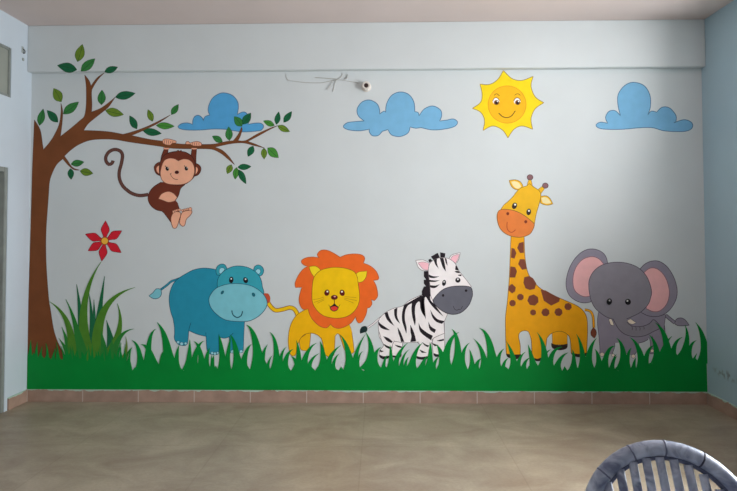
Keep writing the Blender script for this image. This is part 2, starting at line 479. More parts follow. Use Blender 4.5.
# ---- clouds and sun
C_blue = pm('cloud_blue', (112, 166, 200)); C_out = pm('cloud_outline', (78, 112, 146))
def cloud(px, py, crop, txt, label, cm=None):
    o = figure('painted_cloud', px, py, label, 'cloud painting', group='clouds painted along the top of the mural')
    coat('cloud_shape', o, [('f', P(crop, txt), cm or C_blue, C_out, .8)])
    return o
cloud(222, 130, 't4', "65,342 90,318 140,310 185,322! 188,285 205,255 235,248 265,270 272,292! 285,260 325,245! 312,210 320,160 350,105 400,72 450,65 510,85 550,130 560,180 550,242! 590,222 620,225 645,260 650,290! 638,322! 698,312 748,315 766,338 748,368 698,378 598,383 518,373 450,362 350,360 250,368 150,368 90,360", 'painted blue cloud behind the leafy branch, left of the three clouds', pm('cloud_deep_blue', (78, 152, 200)))
cloud(400, 135, 'c2', "38,268 60,250 110,243 160,240! 125,210 118,170 145,130 190,117 235,140 250,180 248,200! 275,182 285,190! 290,140 320,90 370,70 420,85 450,130 455,185! 475,190 480,210! 510,170 560,152 605,175 612,210 600,240! 640,235 680,228 705,245 690,270 640,285 560,292 490,278! 460,282 428,275! 415,310 370,330 320,322 298,290! 265,300! 240,325 205,325 188,300 190,288! 130,297 70,292 42,280", 'painted blue cloud with lobes above and below, between the monkey and the sun')
cloud(645, 130, 'c3', "75,305 95,292 130,297! 120,270 135,242 165,238 190,262! 178,210 180,160 210,120 250,105 300,120 328,165 330,220 318,258! 335,240 360,245! 385,222 420,225 450,260 450,290! 440,295! 490,280 525,295 525,320 490,335 400,333 340,318 280,318 200,325 120,325 85,318", 'painted blue cloud with one tall lobe, right of the yellow sun above the elephant')

sun = figure('painted_sun', 508, 138, 'painted yellow sun with eight points and a smiling face', 'sun painting')
Y_sun = pm('sun_yellow', (230, 198, 28)); O_sun = pm('sun_orange', (228, 172, 30)); B_sun = pm('sun_brown', (122, 70, 30)); Y_out = pm('ochre_outline', (150, 120, 60))
coat('sun_rays', sun, [('f', P('s1', "235,65! 290,115 350,125 418,100! 405,160 430,225 483,262! 430,300 405,360 415,425! 350,405 300,425 263,478! 230,430 170,405 110,433! 120,370 95,320 45,297! 95,260 105,210 92,148! 150,150 200,120"), Y_sun, Y_out, .7)])
coat('sun_face', sun, [('f', ell('s1', 258, 273, 116, 114, n=48), O_sun, pm('sun_ring', (215, 150, 30)), .8)])
for cx in (190, 320):
    e = coat('eye', sun, [('f', ell('s1', cx, 252, 21, 20), K_white), ('s', P('s1', f"{cx-20},252 {cx-14},238 {cx},231 {cx+14},238 {cx+20},250"), B_sun, .6), ('f', ell('s1', cx+3, 261, 16, 15), B_sun), ('f', ell('s1', cx+3, 262, 9, 9), K_black), ('f', ell('s1', cx+9, 254, 4.5), K_white)])
coat('eyebrow', sun, [('s', P('s1', "178,218 186,210 197,208 211,220"), B_sun, .6)])
coat('eyebrow', sun, [('s', P('s1', "304,217 315,209 328,208 339,217"), B_sun, .6)])
coat('mouth', sun, [('s', P('s1', "207,326 230,347 258,353 285,343 308,312"), pm('sun_smile', (105, 66, 22)), .9)])

# ---- tree
T_brown = pm('tree_brown', (112, 64, 34), var=.12, scale=6); T_out = pm('tree_edge', (88, 62, 48))
tree = figure('painted_tree', 45, 385, 'painted brown tree at the left wall corner with leafy branches reaching right', 'tree painting')
trunk_pts = ("34.4,119.8! 40.3,130.2 42.7,145 43.5,149.6! 49.5,142.5 54.3,135.1 59.2,124.1 61,111.9 60.9,103! 62.7,110.7 62.3,121.7 60.5,136.4! 71.5,127.8 80,120.5 84.3,116.2 86.1,105.8 86.3,91.1 86,84 84.6,74.8! 89,80.4 91,85.9! 97.1,77.9 104.8,72.4! 98.4,79.1 92.9,87.7 91.6,92.3 92,104.6 91.6,111.9! 100.8,108.2 109.4,102.1 115.4,97! 108.5,107 101.1,113.1 95,118 88,124 83.7,130.4! 98.4,130.9 110.9,132 123.1,134.3! 131.7,132 143.9,127.8 156.1,122.3 170.8,114.7! 158.6,122.9 143.9,130.2 131.7,135.5! 150,139.4 163.5,141.2 175.7,143.4 184.8,144.2 203.2,144.4 215,143.9 227.2,141.3 233.3,140.7! 238.2,134.3 241.5,127! 242.3,129.5 240.1,136.8 238.2,140.5! 245.6,140.5 257.8,133.7 270,128.2 278,125.5! 268.8,130.1 257.8,136.2 248,141.4! 255.4,144.1 264.5,148! 254.1,145.6 243.1,143 229.7,143.9 215,147.2! 222.3,150.3 229,156.6 234.8,165! 227.2,158.4 221.1,153.5 213,149.6 203.2,148.8 185.9,148.8 170.6,148.2 161.1,146.5 130.6,142.2 115,139.6 100.8,139.2 88.6,140.6 77.6,145.3 70,150.8 64.4,156.1! 67.8,160.8 72.7,167.5 80,170.2! 73.7,169.6 67.3,164.2 62.9,158.9! 56.8,164.4 51.9,174 49.5,182.6 48.6,195 46.2,230 46,255 46.9,275 48.9,300 50.2,308 54,330.6 59.1,344.8 66.4,358! 60,373! 27,373! 27.3,341! 28.5,300! 31,220! 32.3,170!")
coat('trunk_and_branches', tree, [('f', P('px', trunk_pts), T_brown, T_out, .45)])
O_ = (98, 126, 38); D_ = (24, 92, 58); M_ = (50, 116, 56); L_ = (66, 132, 50)
LM = {k: pm('leaf_' + n, c, var=.1, scale=30) for k, n, c in (('O', 'olive', O_), ('D', 'dark_green', D_), ('M', 'mid_green', M_), ('L', 'light_green', L_))}
V_m = pm('leaf_vein', (28, 66, 36))
leaves = [(77.6,61.8,82.5,44.3,9.2,'O',1),(77,69.7,57.4,65.4,9.6,'D',1),(80.9,71.4,95.1,58.6,8.6,'M',1),(104.5,72,117.8,67.1,6.5,'D',1),
 (61.3,101.9,53.7,88.3,9.5,'O',0),(63.2,114.1,78.8,101.9,8.6,'M',0),(39.4,125.6,43.3,108.8,7.2,'M',0),(58,122.3,47,110.3,7.6,'D',0),(101.4,104.9,102,89.9,8,'M',0),
 (115.2,97.2,135.4,93.3,8.2,'D',0),(105.4,110.4,123.7,114.7,8.4,'O',0),(136.9,129,129.6,115.6,7,'D',0),(152.7,121.4,147.9,109.5,6,'O',0),
 (171.4,114.7,178.5,104.3,6,'M',0),(156.1,125.4,174.5,126.3,6.7,'L',0),(143,130.9,161.6,133.5,7.2,'D',0),(222.6,141.9,212.2,136.1,6.2,'M',0),
 (229.3,140.6,228.7,126.6,7.2,'M',0),(242.1,126.3,234.2,116.5,7.8,'M',0),(242.8,124.4,250.9,112.9,7.6,'D',0),(274.5,125.5,263.3,120.9,5.6,'L',0),
 (276.4,124.6,278.8,111.7,5.6,'D',0),(283.7,122.5,291.8,111.4,6,'D',0),(277.6,125.8,289.8,131.7,6,'O',0),(253.2,146,248,156.6,6.5,'D',0),
 (263.9,148,264.2,159.2,6,'O',0),(267.6,147.8,278.6,157.8,8.6,'L',0),(231.5,164.6,227.2,173.8,6.2,'O',0),(236.6,167.4,235.1,179.4,6,'L',0),(237.6,167.3,251.2,166.5,6,'D',0),(238.6,169.6,246.1,184,6,'D',0),
 (70.9,164.2,84.1,162,6.6,'M',0),(80,171,93.1,173.4,7.4,'O',0),(70.5,168.5,71.2,179.5,6.2,'D',0)]
for (bx, by, tx, ty, w, c, on) in leaves:
    base = -BEAM_D if on else 0.0
    dx, dy = tx-bx, ty-by; n = math.hypot(dx, dy); nx, ny = -dy/n, dx/n
    def q(t, k): return f"{bx+dx*t+nx*k*w:.2f},{by+dy*t+ny*k*w:.2f}"
    path = f"{bx},{by}! {q(.22,.36)} {q(.48,.5)} {q(.75,.33)} {tx},{ty}! {q(.78,-.28)} {q(.52,-.48)} {q(.25,-.42)}"
    LV[0] = 6
    coat('leaf', tree, [('f', P('px', path, base), LM[c], V_m, .35), ('s', P('px', f"{bx},{by} {q(.5,.04)} {q(.85,.02)}", base), V_m, .35)], base)
# ragged strokes of green over the foot of the trunk come with the grass below

# ---- flower
fl = figure('painted_flower', 104.8, 262, 'painted red six petalled flower with a yellow centre above the tall grass', 'flower painting')
F_red = pm('petal_red', (198, 30, 46)); F_out = pm('petal_edge', (96, 24, 40))
fc = (104.8, 240.9)
for (tx, ty) in ((322, 28), (402, 77), (399, 185), (303, 227), (236, 176), (222, 94)):
    x, y = 40+tx/4.907, 215+ty/4.907; dx, dy = x-fc[0], y-fc[1]; n = math.hypot(dx, dy); nx, ny = -dy/n, dx/n; w = 8.4
    def q(t, k): return f"{fc[0]+dx*t+nx*k*w:.2f},{fc[1]+dy*t+ny*k*w:.2f}"
    LV[0] = 13
    coat('petal', fl, [('f', P('px', f"{fc[0]},{fc[1]}! {q(.3,.26)} {q(.55,.5)} {q(.8,.27)} {x:.2f},{y:.2f}! {q(.8,-.27)} {q(.55,-.5)} {q(.3,-.26)}"), F_red, F_out, .5)])
coat('flower_centre', fl, [('f', ell('px', 104.8, 240.9, 4.2), pm('pollen_edge', (150, 60, 30))), ('f', ell('px', 104.8, 240.9, 3.3), pm('pollen', (238, 172, 60)))])

# ---- monkey
mk = figure('painted_monkey', 176, 228, 'painted brown monkey hanging by both hands from the branch', 'monkey painting')
MB = pm('monkey_brown', (104, 48, 32)); MBo = pm('monkey_edge', (58, 34, 30)); SK_ = pm('monkey_skin', (226, 166, 136)); SKo = pm('monkey_skin_edge', (120, 62, 46)); MT = pm('monkey_tail', (98, 62, 54))
coat('tail', mk, [('s', P('m1', "108,250 98,272 72,281 50,255 48,220 73,180 118,160 162,170 184,205 176,270 158,340 160,400 185,455 222,492 265,520 325,536 395,528"), MBo, 3.5), ('s', P('m1', "106,252 98,272 72,281 50,255 48,220 73,180 118,160 162,170 184,205 176,270 158,340 160,400 185,455 222,492 265,520 325,536 395,528"), MT, 2.6)])
coat('leg', mk, [('f', P('m3', "165,225! 205,280 262,297 300,340 335,388! 392,345! 403,280 385,230 360,200! 250,170"), MB, MBo, .6)])
coat('body', mk, [('f', P('m3', "255,58! 190,100 155,150 148,200 170,250 215,285 262,296! 330,280 385,260! 395,235 372,208! 397,168 415,110 450,80! 350,60"), MB)])
coat('body_edge', mk, [('s', P('m3', "255,58 190,100 155,150 148,200 170,250 215,285 262,296"), MBo, .6), ('s', P('m3', "450,80 415,110 397,168 372,208"), MBo, .6)])
coat('belly_patch', mk, [('f', P('m3', "233,195! 258,155 310,135 352,147 386,182! 365,212 315,223 272,208"), SK_, SKo, .5)], label='pale pink belly patch')
coat('arm', mk, [('f', P('m2', "236,140! 276,140! 272,200 262,260 198,285! 212,205"), MB, MBo, .6)])
coat('arm', mk, [('f', P('m2', "510,140! 556,140! 550,215 545,300 495,230!"), MB, MBo, .6)])
for t, i in (("205,272 165,278 142,305 140,335 155,372 180,392 210,390", "205,302 178,303 160,325 165,358 185,378 208,372"), ("530,285 570,287 596,315 597,350 575,388 545,402 528,395", "535,312 560,318 570,340 562,368 545,385 530,380")):
    coat('ear', mk, [('f', P('m2', t), MB, MBo, .6), ('f', P('m2', i), SK_, SKo, .4)])
coat('head', mk, [('f', P('m2', "200,400 190,330 200,262 240,198 300,170 360,160! 375,150! 388,160! 405,150! 410,162! 455,172 510,210 540,270 546,340 535,400 500,445 430,486 330,490 250,465"), MB, MBo, .7)])
coat('face', mk, [('f', P('m2', "376,254! 345,235 290,228 240,250 215,300 205,340 200,380 215,440 260,475 340,488 430,482 500,445 530,390 535,340 520,280 480,243 425,236"), SK_, SKo, .5)], label='pale pink face')
for cx, cy in ((268, 332), (455, 330)):
    coat('eye', mk, [('f', ell('m2', cx, cy, 16, 20, -20), K_black), ('s', P('m2', f"{cx-22},{cy-30} {cx-10},{cy-18} {cx},{cy-6}"), K_black, .6), ('f', ell('m2', cx+7, cy-7, 4.5), K_white)])
coat('nose', mk, [('f', ell('m2', 362, 366, 21, 17), pm('monkey_nose', (70, 22, 20)))])
coat('mouth', mk, [('s', P('m2', "300,378 304,395 322,420 345,434 372,437"), SKo, .55), ('s', P('m2', "294,385 310,374"), SKo, .5)])
h1 = coat('hand', mk, [('f', P('m2', "222,60 235,42 275,38 320,48 355,60 352,78 318,82 296,100 242,92 226,75"), SK_, SKo, .5), ('f', P('m2', "230,124! 292,126! 278,142 240,142"), SK_, SKo, .4)])
h2 = coat('hand', mk, [('f', P('m2', "447,84 458,66 478,64 492,80 525,68 570,64 600,78 606,96 590,108 520,106 498,92 465,92"), SK_, SKo, .5), ('f', P('m2', "500,126! 565,128! 552,142 514,142"), SK_, SKo, .4)])
for par, xs in ((h1, ((245, 50, 92), (265, 46, 92), (285, 48, 95), (305, 58, 80), (325, 60, 78))), (h2, ((520, 76, 104), (540, 74, 105), (560, 72, 106), (582, 74, 104)))):
    for x, y0, y1 in xs:
        f = coat('finger_line', None, [('s', P('m2', f"{x},{y0} {x-4},{(y0+y1)/2} {x},{y1}"), SKo, .4)])
        for vv in f.data.vertices: vv.co -= mk.location
        f.parent = par
# join finger lines as one look: feet
f1 = coat('foot', mk, [('f', P('m3', "335,365 345,325 365,303 405,302 416,325 402,370 386,422 370,436 350,428"), SK_, SKo, .6)])
f2 = coat('foot', mk, [('f', P('m3', "408,372 420,320 440,298 498,290 508,305 492,332 462,362 450,408 432,420 410,402"), SK_, SKo, .6)])
for par, toes in ((f1, ((357, 300, 9), (370, 293, 8), (383, 289, 8), (395, 285, 7), (408, 286, 9))), (f2, ((430, 290, 8), (444, 286, 8), (459, 283, 8), (474, 279, 8), (494, 279, 13)))):
    for (x, y, r) in toes:
        t = coat('toe', None, [('f', ell('m3', x, y, r, r*1.15, n=12), SK_, SKo, .4)])
        for vv in t.data.vertices: vv.co -= mk.location
        t.parent = par

# ---- hippo
hp = figure('painted_hippo', 210, 353, 'painted turquoise blue hippopotamus with round pale muzzle', 'hippo painting')
HB = pm('hippo_blue', (36, 134, 160)); HO = pm('hippo_edge', (24, 78, 96)); HL = pm('hippo_pale', (116, 184, 196)); HE = pm('hippo_ear', (150, 204, 214)); HH = pm('hippo_head', (52, 152, 168))
coat('tail', hp, [('s', P('a1', "285,150 250,163 215,175 180,205 122,248"), HO, 2.3), ('s', P('a1', "285,150 250,163 215,175 180,205 122,248"), HB, 1.2), ('f', P('a1', "130,238! 92,236 65,268 32,293! 70,316 113,310 135,278"), HL, HO, .6)])
coat('leg', hp, [('f', P('a3', "640,240! 684,300 690,330 690,420 720,430 795,425 805,400! 810,260 816,160! 700,180"), HB, HO, .5), ('f', P('a3', "700,432 708,410 730,410 738,430"), HE, HO, .4), ('f', P('a3', "772,430 780,408 796,410 800,428"), HE, HO, .4)])
coat('body', hp, [('f', P('a1', "275,150! 330,115 400,80 480,66 560,74 640,100! 800,200! 812,400 810,560! 780,590 690,627 650,639 610,633! 500,624 430,607 370,582! 240,600! 235,490 213,430 199,350 203,270 232,195"), HB)])
coat('body_edge', hp, [('s', P('a1', "235,490 213,430 199,350 203,270 232,195 275,150 330,115 400,80 480,66 560,74 600,86"), HO, .6), ('s', P('a3', "370,255 430,280 498,297"), HO, .6), ('s', P('a3', "608,305 650,312 690,300 722,270"), HO, .6)])
coat('leg', hp, [('f', P('a3', "232,150! 243,240 240,312! 255,345 285,368 320,373 345,360 354,310! 360,240 376,185! 330,120"), HB), ('s', P('a3', "228,140 243,240 240,312 258,348 285,368 320,373 345,360 354,310 360,240 376,185"), HO, .6)])
coat('leg', hp, [('f', P('a3', "498,240! 500,300 506,410! 530,440 570,448 600,440 606,415! 606,280! 560,220"), HB), ('s', P('a3', "498,265 500,300 508,412 530,440 570,448 600,440 605,415 605,280"), HO, .6)])
for t in ((272, 345, 12), (300, 358, 14), (333, 355, 11), (550, 434, 12), (572, 438, 12), (595, 432, 10)):
    coat('toe_nail', hp, [('f', ell('a3', *t, n=14), HE, HO, .35)])
for t, i in (("222,122 213,82 225,50 255,33 285,38 303,68! 270,120!", "240,104 242,75 262,62 285,75 268,98 252,112"), ("520,82! 530,52 560,40 590,55 604,87 592,120 572,132!", "536,95 548,75 570,75 578,95 565,115 552,112")):
    coat('ear', hp, [('f', P('a2', t), HH, HO, .6), ('f', P('a2', i), HE, HO, .4)])
coat('head', hp, [('f', P('a2', "226,235 224,180 240,132 290,82 350,54 410,49 480,63 540,100 577,150 592,215 590,290 400,320 240,300"), HH, HO, .6)])
coat('muzzle', hp, [('f', P('a2', "155,335 165,290 205,238 265,208 345,193 430,196 510,215 575,255 615,300 632,350 615,402 560,460 480,499 380,502 290,489 225,449 175,395"), HL, HO, .6)], label='pale blue muzzle')
eye(hp, 'a2', 338, 163, 18, 27, 8); eye(hp, 'a2', 455, 165, 19, 25, -20)
coat('nostril', hp, [('f', ell('a2', 265, 265, 11, 18, 35), pm('hippo_nostril', (24, 96, 112)))]); coat('nostril', hp, [('f', ell('a2', 520, 283, 13, 18, -25), pm('hippo_nostril', (24, 96, 112)))])
coat('mouth', hp, [('s', P('a2', "343,412 350,445 385,470 420,453 430,418"), HO, 1.1)])

# ---- lion
ln = figure('painted_lion', 322, 356, 'painted yellow lion with a jagged orange mane and open mouth', 'lion painting')
LY = pm('lion_yellow', (236, 170, 14)); LF = pm('lion_face', (238, 182, 16)); LO = pm('lion_edge', (150, 96, 22)); LMN = pm('lion_mane', (222, 98, 36)); LMo = pm('mane_edge', (170, 84, 40)); LE = pm('lion_ear', (232, 200, 34)); RD = pm('lion_dark', (88, 22, 20))
tl = "352,128 340,100 318,72 285,62 225,77 170,84 135,60 105,18"
coat('tail', ln, [('s', P('l3', tl), LO, 4.4), ('s', P('l3', tl), LF, 3.0), ('f', P('a2', "602,276! 638,276 655,312 648,345 630,352! 605,318"), pm('tail_tuft_red', (186, 76, 50)), LMo, .6)])
coat('leg', ln, [('f', P('l3', "360,320! 368,380 380,408 428,412 445,380 458,250!"), LY, LO, .5)])
coat('leg', ln, [('f', P('l4', "225,240! 260,340 282,405 305,428 340,440 362,422! 355,360 347,300 338,245 318,190!"), LY, LO, .5)])
coat('body', ln, [('f', P('l3', "430,70! 380,95 335,130 300,185 280,250 275,320 330,340! 365,325 400,285 455,270 510,285 548,325! 640,345! 655,290 672,275 690,285 720,330! 780,300! 793,260 770,200! 620,150"), LY)])
coat('body_edge', ln, [('s', P('l3', "430,70 380,95 335,130 300,185 280,250 274,320"), LO, .55), ('s', P('l3', "365,325 400,285 455,270 510,285 545,318"), LO, .55), ('s', P('l3', "655,300 672,275 690,283 705,305"), LO, .5)])
coat('leg', ln, [('f', P('l3', "275,300! 272,340 278,400 290,445 315,458 335,440 342,385 368,322! 330,260"), LY), ('s', P('l3', "274,300 272,340 278,400 290,445 315,458 335,440 342,385 368,322"), LO, .55)])
coat('leg', ln, [('f', P('l3', "540,300! 550,335 565,400 577,448 615,468 645,450! 652,370 655,290! 600,240"), LY), ('s', P('l3', "543,310 552,345 565,400 577,448 615,468 645,450 652,370 655,295"), LO, .55)])
coat('mane', ln, [('f', P('l1', "240,105! 222,80 250,45 300,42 355,65 410,100! 460,80 530,72 590,82 612,108 600,148! 655,170 705,215 727,270 715,285! 682,290! 705,335 718,400 712,430 690,455! 665,445! 670,485 650,512! 632,515! 622,567 590,627 560,637 542,610 537,585! 500,637 440,672 390,682 350,667 332,647! 300,677 250,667 200,627 165,577 148,522! 110,527 82,490 75,430 97,345! 45,348! 42,310 68,250 105,200 145,175! 108,160 92,130 130,105 190,98"), LMN, LMo, .6)], label='jagged orange mane')
coat('ear', ln, [('f', P('l1', "198,262! 172,225 156,177! 210,173 250,205 240,235!"), LE, LO, .5)]); coat('ear', ln, [('f', P('l1', "540,238! 562,220 630,213! 622,262 592,300 558,305!"), LE, LO, .5)])
coat('head', ln, [('f', P('l1', "187,300 205,250 250,208 320,187 390,183 460,192 520,215 548,255 558,320 568,400 565,465 535,530 480,577 410,597 340,595 270,575 215,527 185,470 180,400"), LF, LO, .6)])
eye(ln, 'l1', 302, 390, 21, 26, 15, RD, hx=.2); eye(ln, 'l1', 427, 391, 21, 26, -15, RD, hx=-.1)
coat('mouth', ln, [('f', P('l2', "362,145! 350,162 325,178! 333,203 360,217 388,205 399,180! 376,163"), K_black), ('f', P('l2', "332,185 345,178 362,172 380,178 392,188 382,203 360,211 342,203"), pm('tongue_red', (206, 60, 46))), ('s', P('l1', "363,440 363,480"), RD, .7), ('s', P('l2', "315,160 326,178"), LO, .5), ('s', P('l2', "410,158 399,178"), LO, .5)])
coat('nose', ln, [('f', ell('l1', 363, 428, 28, 20), RD), ('f', ell('l1', 366, 421, 9, 6, n=12), pm('nose_pink', (220, 160, 160)))])
[coat('whisker', ln, [('s', P('l2', t), pm('whisker', (176, 128, 24)), .45)]) for t in ("276,98 235,112 190,118", "278,112 240,128 195,142", "280,122 250,136 225,150", "445,96 490,98 542,102", "445,108 490,116 548,128", "445,118 480,130 520,148")]

# ---- zebra
zb = figure('painted_zebra', 415, 357, 'painted black and white striped zebra with a grey muzzle', 'zebra painting')
ZW = pm('zebra_white', (232, 220, 220)); ZO = pm('zebra_edge', (120, 108, 112)); ZP = pm('ear_pink', (238, 176, 186)); ZG = pm('zebra_grey', (96, 96, 106)); ZK = pm('zebra_black', (34, 28, 34))
tl = "215,262 180,290 150,318 105,348"
coat('tail', zb, [('s', P('z2', tl), ZO, 1.9), ('s', P('z2', tl), ZW, 1.0), ('f', P('z2', "100,352 87,337 58,342 42,368 42,396! 70,388 96,378"), pm('zebra_tail_black', (24, 44, 46)), K_black, .4)])
coat('leg', zb, [('f', P('z4', "228,240! 222,310 222,378 250,388 290,380! 302,330 308,262! 270,220"), ZW, ZO, .5), ('f', P('z4', "240,282! 300,298! 303,310! 268,304"), ZK), ('f', P('z4', "222,370! 270,374 300,358! 290,388 235,388"), ZK)])
coat('leg', zb, [('f', P('z4', "556,240! 550,290 565,372 610,380 650,365! 652,270 648,100! 580,180"), ZW, ZO, .5), ('f', P('z4', "583,184! 640,170! 640,186! 605,190"), ZK), ('f', P('z4', "585,250! 645,235! 645,250! 610,256"), ZK), ('f', P('z4', "548,270! 602,288! 570,296"), ZK), ('f', P('z4', "562,352! 600,362 655,330! 650,370 600,382 570,378"), ZK)])
coat('body', zb, [('f', P('z4', "110,95 130,55 180,12 238,-15 308,-34 360,-75 420,-105 465,-125! 500,-190! 590,-190! 620,-20 674,32! 660,68 645,100! 650,190! 560,230 545,258! 430,262 330,268 240,255! 130,240 112,170"), ZW, ZO, .5)])
coat('leg', zb, [('f', P('z4', "112,170! 125,210 135,250 152,290 122,330 118,378 150,398 195,385! 215,310 240,250! 250,200! 180,150"), ZW), ('s', P('z4', "112,170 125,210 135,250 152,290 122,330 118,378 150,398 195,385 215,310 240,250"), ZO, .5), ('f', P('z4', "148,214! 190,228 226,258! 218,270! 180,252"), ZK), ('f', P('z4', "150,275! 185,293 215,305! 205,320! 168,302"), ZK), ('f', P('z4', "118,325! 155,337! 128,347!"), ZK), ('f', P('z4', "118,364! 150,378 198,374! 192,395 150,402 122,387"), ZK)])
coat('leg', zb, [('f', P('z4', "420,230! 450,290 425,340 415,388 462,402 510,385! 525,320 548,256! 520,200!"), ZW), ('s', P('z4', "424,262 450,290 425,340 415,388 462,402 510,385 525,320 546,262"), ZO, .5), ('f', P('z4', "465,260! 500,283 525,290! 515,303! 490,292"), ZK), ('f', P('z4', "443,322! 470,334 507,350! 465,350!"), ZK), ('f', P('z4', "415,374! 460,384 517,376! 508,400 465,406 425,395"), ZK)])
stripes = [('z4', "160,25! 185,15! 195,50 215,90 240,130! 205,105 175,70"), ('z4', "110,90! 125,110 160,135 205,165! 165,160 130,145 112,120!"), ('z4', "238,-5! 265,-20! 262,25 265,60 287,112! 255,80 240,40"),
 ('z2', "545,82! 400,165! 385,230 385,290 400,340 420,398! 422,350 408,280 412,210 435,165 465,150! 462,200 470,265 490,335! 496,290 490,220 495,165 515,138 530,140 535,190 550,230 577,268! 572,220 557,160 556,108!"),
 ('z2', "348,345! 355,390 370,435 375,465! 403,465! 390,430 372,385"), ('z2', "452,325! 455,390 462,420 452,466! 500,460! 492,420 475,370"), ('z2', "520,308! 540,350 590,390 636,415! 622,452! 575,420 540,390 525,360"),
 ('z2', "600,298! 620,338 662,365! 650,392! 615,368 603,335"), ('z3', "288,200! 310,240 350,280 406,295! 385,317! 340,302 305,262"), ('z3', "232,25! 285,0! 290,60 290,120 330,168 396,258! 330,200 285,148 250,95 240,130 245,200 252,280! 225,210 215,140 222,90!")]
zl = LV[0]
for c, t in stripes: LV[0] = zl; coat('stripe', zb, [('f', P(c, t), ZK)], label='black stripe')
coat('mane', zb, [('f', P('z1', t), ZK) for t in ("252,95! 308,64! 326,102! 275,124!", "328,60! 371,68! 366,106! 330,104!", "232,120! 248,112! 264,128! 240,145!", "195,215! 236,212! 243,330 250,415! 180,412! 178,378! 195,340! 212,338! 195,315! 195,285! 213,283! 195,258!")], label='black mane')
coat('ear', zb, [('f', P('z1', "238,208! 185,208 150,182 128,126! 190,122 245,148!"), ZW, ZO, .5), ('f', P('z1', "145,146! 190,138 235,150! 235,205! 190,198"), ZP, ZO, .35)])
coat('ear', zb, [('f', P('z1', "398,122! 420,83 492,62! 482,112 458,155!"), ZW, ZO, .5), ('f', P('z1', "412,120! 430,90 484,74! 477,108 455,148!"), ZP, ZO, .35)])
coat('head', zb, [('f', P('z1', "232,200 245,150 285,118 340,103 400,112 450,150 485,215 530,270 582,338! 560,400! 272,462! 250,410 245,330 236,260"), ZW, ZO, .5)])
zl2 = LV[0]
for t in ("235,240! 270,255 322,257! 280,270 240,265", "240,284! 290,290 327,286! 290,301 240,300", "245,328! 290,332 325,320! 290,350 250,348", "275,122! 302,110! 302,150 316,192! 290,162", "325,106! 355,106! 365,150 376,218! 350,182 335,140", "365,106! 380,112! 389,168! 375,148", "455,166! 470,182! 482,210! 450,202!", "445,212! 480,213! 492,230! 460,226", "470,245! 500,240! 502,255! 480,251!"):
    LV[0] = zl2
    coat('stripe', zb, [('f', P('z1', t), ZK)], label='black face stripe')
coat('muzzle', zb, [('f', P('z1', "270,457 300,410 350,365 410,342 480,335 545,337 582,350 593,392 588,430 559,497 499,552 429,567 359,547 299,502"), ZG, ZK, .6), ('s', P('z3', "475,172 490,200 512,205 518,195"), ZK, .45), ('s', P('z3', "520,200 540,195 552,172"), ZK, .45)], label='dark grey muzzle')
coat('nostril', zb, [('f', ell('z1', 352, 412, 10, 11), ZK)]); coat('nostril', zb, [('f', ell('z1', 540, 373, 11, 10), ZK)])
eye(zb, 'z1', 360, 310, 16, 25, 12); eye(zb, 'z1', 473, 287, 21, 21, -20)

# ---- giraffe
gf = figure('painted_giraffe', 545, 358, 'painted yellow giraffe with brown spots and a long neck', 'giraffe painting')
GY = pm('giraffe_yellow', (222, 154, 16)); GO = pm('giraffe_edge', (124, 84, 30)); GB = pm('giraffe_brown', (118, 62, 44)); GM = pm('giraffe_orange', (208, 116, 54)); GC = pm('giraffe_cream', (222, 206, 156)); GK = pm('giraffe_hoof', (44, 34, 32)); GH = pm('giraffe_head', (218, 168, 28)); GP = pm('horn_mauve', (126, 88, 92))
tl = "38,80 65,84 90,98 107,140 113,228"
coat('tail', gf, [('s', P('e3', tl), GO, 2.6), ('s', P('e3', tl), GY, 1.7), ('f', P('e3', "110,225! 90,252 90,288 118,313! 134,280 130,248"), GB, GK, .4)])
coat('leg', gf, [('f', P('g4', "425,210! 428,325! 550,325! 550,210!"), GY, GO, .5)])
coat('hoof', gf, [('f', P('g4', "418,312! 480,328 553,316! 545,355 485,370 428,352"), GK)])
coat('neck', gf, [('f', P('g4', "90,-565! 86,-480 83,-395 75,-205! 245,-225! 222,-285 208,-360 201,-445 197,-565!"), GY)])
coat('body', gf, [('f', P('g4', "75,-215! 70,-145 60,-30 45,100 45,230! 155,240! 162,226 180,214 205,210 232,219 250,262! 385,270! 410,240 450,220 500,215 545,235 575,270! 716,230! 712,120 690,60 640,12 570,-22 480,-60 400,-95 320,-145 250,-222!"), GY)])
coat('body_edge', gf, [('s', P('g4', "90,-565 86,-480 83,-395 75,-205 70,-145 60,-30 45,100 45,230"), GO, .6), ('s', P('g4', "197,-565 201,-445 208,-360 222,-285 250,-222 320,-145 400,-95 480,-60 570,-22 640,12 690,60 712,120 716,230"), GO, .6), ('s', P('g4', "155,240 162,226 180,214 205,210 232,219 250,262"), GO, .5), ('s', P('g4', "385,270 410,240 450,220 500,215 545,235 575,270"), GO, .5)])
coat('leg', gf, [('f', P('g4', "45,225! 47,310 52,405! 165,415! 165,330 152,260 158,228!"), GY), ('s', P('g4', "45,225 47,310 52,405"), GO, .6), ('s', P('g4', "165,415 165,330 152,260 157,232"), GO, .6)])
coat('hoof', gf, [('f', P('g4', "50,398! 110,405 172,402! 165,432 120,444 60,425"), GK)])
coat('leg', gf, [('f', P('g4', "240,225! 257,300 262,400 275,432 300,442 335,428 360,395! 375,340 385,270 400,235!"), GY), ('s', P('g4', "248,255 257,300 262,400 275,432"), GO, .6), ('s', P('g4', "360,395 375,340 383,270"), GO, .6)])
coat('hoof', gf, [('f', P('g4', "272,428! 305,440 342,426! 332,455 292,458"), GK)])
coat('leg', gf, [('f', P('g4', "552,225! 575,290 582,392! 640,402 708,400! 716,215!"), GY), ('s', P('g4', "560,245 575,290 582,392"), GO, .6), ('s', P('g4', "708,400 716,215"), GO, .6)])
coat('hoof', gf, [('f', P('g4', "580,388! 640,400 713,390! 706,415 645,427 592,412"), GK)])
gl = LV[0]
